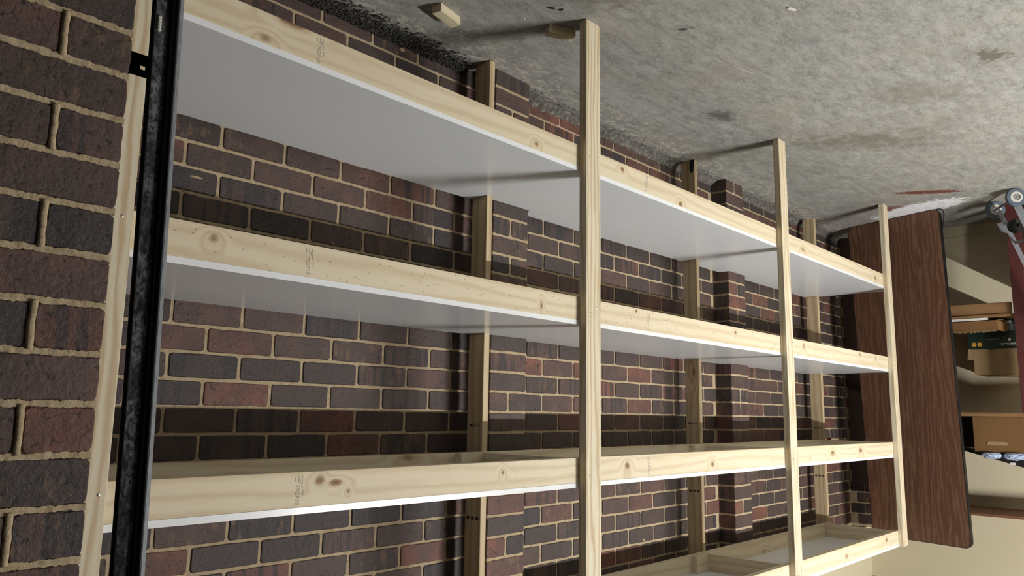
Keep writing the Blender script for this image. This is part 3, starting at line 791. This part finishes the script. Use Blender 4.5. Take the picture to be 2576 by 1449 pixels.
box('white_label', gx, gx + .0008, gy(-1.316), gy(-1.290), gz(.836), gz(.858), PRINTW, gb)
bm = bmesh.new(); add_tube(bm, [(gx + .001, gy(-1.256 - .012 * math.sin(k * .2)), gz(.945 + .03 * (k / 8))) for k in range(9)], [.001 + .0016 * math.sin(math.pi * i / 8) for i in range(9)], 6); bmesh_obj('leaf_mark', bm, PRINTG, gb)
bm = bmesh.new(); bmesh.ops.create_uvsphere(bm, u_segments=12, v_segments=8, radius=.010); bmesh.ops.transform(bm, matrix=Matrix.Translation((gx + .0006, gy(-1.295), gz(.972))) @ Matrix.Diagonal((.1, 1, 1.1, 1)), verts=bm.verts); bmesh_obj('bulb_mark', bm, PRINTW, gb)
box('side_stripe', gx - .03, gx - .008, gy(-1.3362), gy(-1.3350), .87, .905, ORANGE, gb); box('side_stripe', gx - .05, gx - .03, gy(-1.3362), gy(-1.3350), .915, .97, PRINTW, gb)
# large pale carton standing on the green box
zb_ = gz(1.030) + .001
lc = empty('large_carton', (-6.75, -1.2, zb_), 'large pale brown carton with rounded top standing on the green box', 'box')
bm = bmesh.new()
outl = [(-1.352, 1.0325), (-1.060, 1.0325), (-1.058, 1.20), (-1.063, 1.213), (-1.078, 1.220), (-1.328, 1.226), (-1.345, 1.22), (-1.352, 1.205)]
prism(bm, [(gx - .004, gy(y), max(zb_, gz(z))) for y, z in outl], (-.34, 0, 0)); bmesh.ops.bevel(bm, geom=[e for e in bm.edges], offset=.003, segments=1, affect='EDGES'); bmesh_obj('carton_body', bm, CARD2, lc)
bm = bmesh.new(); prism(bm, [(gx - .003, gy(y), gz(z)) for y, z in ((-1.062, 1.035), (-1.030, 1.033), (-1.021, 1.105), (-1.060, 1.115))], (-.003, 0, 0)); bmesh_obj('side_flap', bm, CARD2, lc)
# carton with hand hole on the middle shelf
hb_ = empty('handle_carton', (-6.6, -1.18, 1.518), 'plain brown cardboard carton with a hand slot on the middle wall shelf', 'box')
bm = bmesh.new(); add_box(bm, -6.80, XS - .02, -1.345, -1.028, 1.5185, 1.766, .003); bmesh_obj('carton_body', bm, CARD, hb_)
bm = bmesh.new(); pts = []
for i in range(9):
    a = math.radians(90 + 180 * i / 8); pts.append((XS - .0185, -1.228 + .015 * math.cos(a), 1.706 + .015 * math.sin(a)))
for i in range(9):
    a = math.radians(-90 + 180 * i / 8); pts.append((XS - .0185, -1.124 + .015 * math.cos(a), 1.706 + .015 * math.sin(a)))
add_tube(bm, pts, .0022, 6, True); bmesh_obj('hand_slot', bm, CARD_IN, hb_)
bm = bmesh.new(); prism(bm, [Vector(p) + Vector((-.0008, 0, 0)) for p in pts], (.0008, 0, 0)); bmesh_obj('slot_flap', bm, CARD2, hb_)
# black tub beside/behind it, plastic bags on top
bt = box('black_crate', -6.85, -6.52, -1.022, -.80, 1.518, 1.74, BLACK, None, .004); tag(bt, 'black crate in the shade left of the carton on the middle wall shelf', 'crate')
def crumple(name, c, s, mat, seed, squash=1.):
    bm = bmesh.new(); bmesh.ops.create_icosphere(bm, subdivisions=4, radius=1.)
    for v in bm.verts:
        p = v.co.normalized(); k = 1 + .28 * mnoise.noise(p * 2.2 + Vector((seed, 0, 0))) + .16 * abs(mnoise.noise(p * 6 + Vector((0, seed, 0))))
        q = p * k; v.co = Vector((q.x * s[0] + c[0], q.y * s[1] + c[1], max(q.z, -.8) * s[2] + c[2]))
    return bmesh_obj(name, bm, mat)
bg = bmesh.new(); prism(bg, [(-6.50, -.90, 1.745), (-6.50, -1.035, 1.770), (-6.50, -1.34, 1.770), (-6.50, -1.315, 1.868), (-6.50, -.90, 1.752)], (-.25, 0, 0))
bgo = bmesh_obj('black_bag', bg, BLACK); tag(bgo, 'flat black bag sloping across the top of the middle shelf goods', 'bag')
b1 = crumple('plastic_bag', (-6.435, -1.135, 1.788), (.035, .058, .024), BLUEPL, 3.1); tag(b1, 'crumpled pale blue and white plastic bag nearer the table, on the carton', 'bag')
b2 = crumple('plastic_bag', (-6.435, -1.285, 1.788), (.035, .075, .026), BLUEPL, 8.4); tag(b2, 'crumpled bluer plastic bag further from the table, on the carton', 'bag')
wl = box('white_tag', -6.497, -6.492, -1.265, -1.232, 1.835, 1.850, PRINTW); tag(wl, 'small white paper tag on the black bag', 'tag')

# ---------------------------------------------------------------- small trolley at the edge of the picture
ty = empty('hand_trolley', (-6.14, -1.40, 0), 'grey metal hand trolley with blue-grey rubber wheels by the end wall', 'trolley')
A_, B_ = Vector((-6.0, -1.484, .0622)), Vector((-6.285, -1.309, .0622)); ax = (B_ - A_).normalized()
def disc(bm, c, r0, r1, wdt, seg=28):
    q = Vector((0, 0, 1)); s = ax.cross(q).normalized()
    prof = [(r0, -wdt / 2), (r1 - .004, -wdt / 2), (r1, -wdt / 2 + .005), (r1, wdt / 2 - .005), (r1 - .004, wdt / 2), (r0, wdt / 2)]
    rows = [[bm.verts.new(c + ax * h + r * (math.cos(2 * math.pi * k / seg) * s + math.sin(2 * math.pi * k / seg) * q)) for k in range(seg)] for r, h in prof]
    for i in range(len(rows)):
        a, b = rows[i], rows[(i + 1) % len(rows)]
        for k in range(seg): bm.faces.new((a[k], a[(k + 1) % seg], b[(k + 1) % seg], b[k]))
for c in (A_, B_):
    bm = bmesh.new(); disc(bm, c, .040, .0622, .030); wh = bmesh_obj('wheel', bm, TYRE, ty)
    bm = bmesh.new(); disc(bm, c, .024, .0405, .032); bmesh_obj('hub', bm, HUB, wh)
    bm = bmesh.new(); disc(bm, c, .004, .0245, .020); bmesh_obj('hub_cap', bm, CHROME, wh)
bm = bmesh.new(); add_tube(bm, [A_ + ax * .02, B_ - ax * .02], .009, 10); bmesh_obj('axle', bm, CHROME, ty)
lean = Vector((-.04, -.30, .95)).normalized()
side = ax.cross(lean).normalized()
def flat_bar(bm, p, q, wd, th, across):
    d = (q - p).normalized(); n_ = d.cross(across).normalized()
    o_ = [p + across * (wd / 2 * a) + n_ * (th / 2 * b) for a, b in ((-1, -1), (1, -1), (1, 1), (-1, 1))]
    prism(bm, o_, q - p)
camdir = Vector((-.98, .15, -.1)); acr = lean.cross(camdir).normalized()
for c, k in ((A_ + ax * .030, .045), (B_ - ax * .045, .030)):
    bm = bmesh.new(); flat_bar(bm, c + lean * .02, c + lean * 1.05, k, .012, acr); bmesh_obj('side_rail', bm, RAILM, ty)
for h in (.155, .30):
    bm = bmesh.new(); flat_bar(bm, A_ + ax * .03 + lean * h, B_ - ax * .045 + lean * (h - .03), .022, .008, lean); bmesh_obj('cross_bar', bm, RAILM, ty)
bm = bmesh.new(); disc(bm, (A_ + B_) / 2 + lean * .17, .012, .05, .05); bmesh_obj('spool', bm, STEEL_DARK, ty)
bm = bmesh.new(); prism(bm, [B_ - ax * .05 + lean * .10, B_ - ax * .05 + lean * .10 - acr * .05, B_ - ax * .05 + lean * .17 - acr * .045, B_ - ax * .05 + lean * .20], ax * .006); bmesh_obj('gusset', bm, RAILM, ty)

tb = empty('added_shade_box', (-6.7, -1.75, 0), 'black box added under the lower wall shelf to shade the end wall', 'box')  # added unseen box, casts the shadow bands on the end wall
bm = bmesh.new(); add_box(bm, -6.90, -6.49, -2.02, -1.455, 0, .63, .01); bmesh_obj('box_body', bm, BLACK, tb)
bm = bmesh.new(); add_box(bm, -6.91, -6.485, -2.03, -1.45, .63, .665, .006); bmesh_obj('lid', bm, BLACK, tb)

# ---------------------------------------------------------------- bits on the floor
def offcut(name, c, l, w_, h, ang, label):
    e = box(name, -l / 2, l / 2, -w_ / 2, w_ / 2, 0.0005, h, WX, None, .002); e.location = (c[0], c[1], 0); e.rotation_euler = (0, 0, ang); tag(e, label, 'offcut'); return e
offcut('timber_offcut', (-1.893, -.312), .130, .045, .035, math.radians(168), 'pale pine offcut lying alone on the concrete near the brick wall')
offcut('timber_offcut', (-2.293, -.561), .115, .045, .034, math.radians(27), 'short pine offcut lying behind the foot of the nearest free front post')

def scatter(name, n, fx, size, mat, label, cat, seed, flat=.7):
    r = random.Random(seed); vs, fs = [], []
    for _ in range(n):
        x, y, z = fx(r); s = size(r)
        m3 = Matrix.Rotation(r.uniform(0, 6.28), 3, 'Z') @ Matrix.Rotation(r.uniform(-.6, .6), 3, 'X')
        b0 = len(vs)
        for d in ((1, 0, 0), (-1, 0, 0), (0, .8, 0), (0, -.8, 0), (0, 0, flat), (0, 0, -flat)):
            q = m3 @ (Vector(d) * s * r.uniform(.7, 1.2)); vs.append((x + q.x, y + q.y, max(.0004, z + q.z)))
        for f in ((0, 2, 4), (2, 1, 4), (1, 3, 4), (3, 0, 4), (2, 0, 5), (1, 2, 5), (3, 1, 5), (0, 3, 5)): fs.append(tuple(b0 + i for i in f))
    me = bpy.data.meshes.new(name); me.from_pydata(vs, [], fs); me.update()
    o = link(name, me, mat); tag(o, label, cat, kind='stuff'); return o
def g1(r):
    x = r.uniform(-2.28, -.75); d = abs(r.gauss(0, .5)); d = min(d, 1.3)
    return (x, -.004 - d * .075, max(.003, .030 * (1 - d) + r.uniform(0, .008)))
scatter('gravel', 3800, g1, lambda r: r.uniform(.0025, .0075), GRAVELM, 'strip of dark gravel along the foot of the brick wall', 'gravel', 11)
def g2(r):
    x = r.uniform(-6.7, -2.4); d = abs(r.gauss(0, .5))
    return (x, -.05 - d * .06, .002)
scatter('dirt', 900, g2, lambda r: r.uniform(.0012, .004), GRAVELM, 'loose dark grit by the wall past the first pier', 'grit', 12)
scatter('paint_chips', 110, lambda r: (r.uniform(-6.6, -1.6), r.uniform(-2.4, -.12), .001), lambda r: r.uniform(.0016, .0055), CHIP, 'tiny pale chips scattered over the concrete floor', 'chips', 13, .25)
def chip(name, c, l, w_, ang, mat, label, cat):
    bm = bmesh.new(); n = 8; prism(bm, [(l * math.cos(2 * math.pi * i / n) * (1 + .25 * math.sin(3 * i)), w_ * math.sin(2 * math.pi * i / n), 0) for i in range(n)], (0, 0, .003))
    o = bmesh_obj(name, bm, mat); o.location = (c[0], c[1], .0008); o.rotation_euler = (0.05, 0, ang); tag(o, label, cat); return o
FL = lambda x, y: None
chip('leaf', (-2.140, -.640), .016, .005, .5, LEAF, 'dark red dry leaf nearer the pale offcut on the floor', 'leaf')
chip('leaf', (-2.175, -.66), .010, .005, 1.2, LEAF, 'smaller dark red leaf scrap nearer the post foot', 'leaf')
chip('wood_chip', (-2.75, -1.33), .024, .007, .35, CHIP, 'pale sliver of wood on the open concrete floor', 'wood chip')

for names, g in ((('timber_offcut',), 'pine offcuts on the floor'), (('leaf',), 'dry leaves on the floor'), (('plastic_bag',), 'plastic bags on the middle wall shelf'),
                 (('open_carton', 'lamp_box', 'large_carton', 'handle_carton'), 'boxes on the wall shelves')):
    for o in COL.objects:
        if o.parent is None and o.name.split('.')[0] in names: o['group'] = g
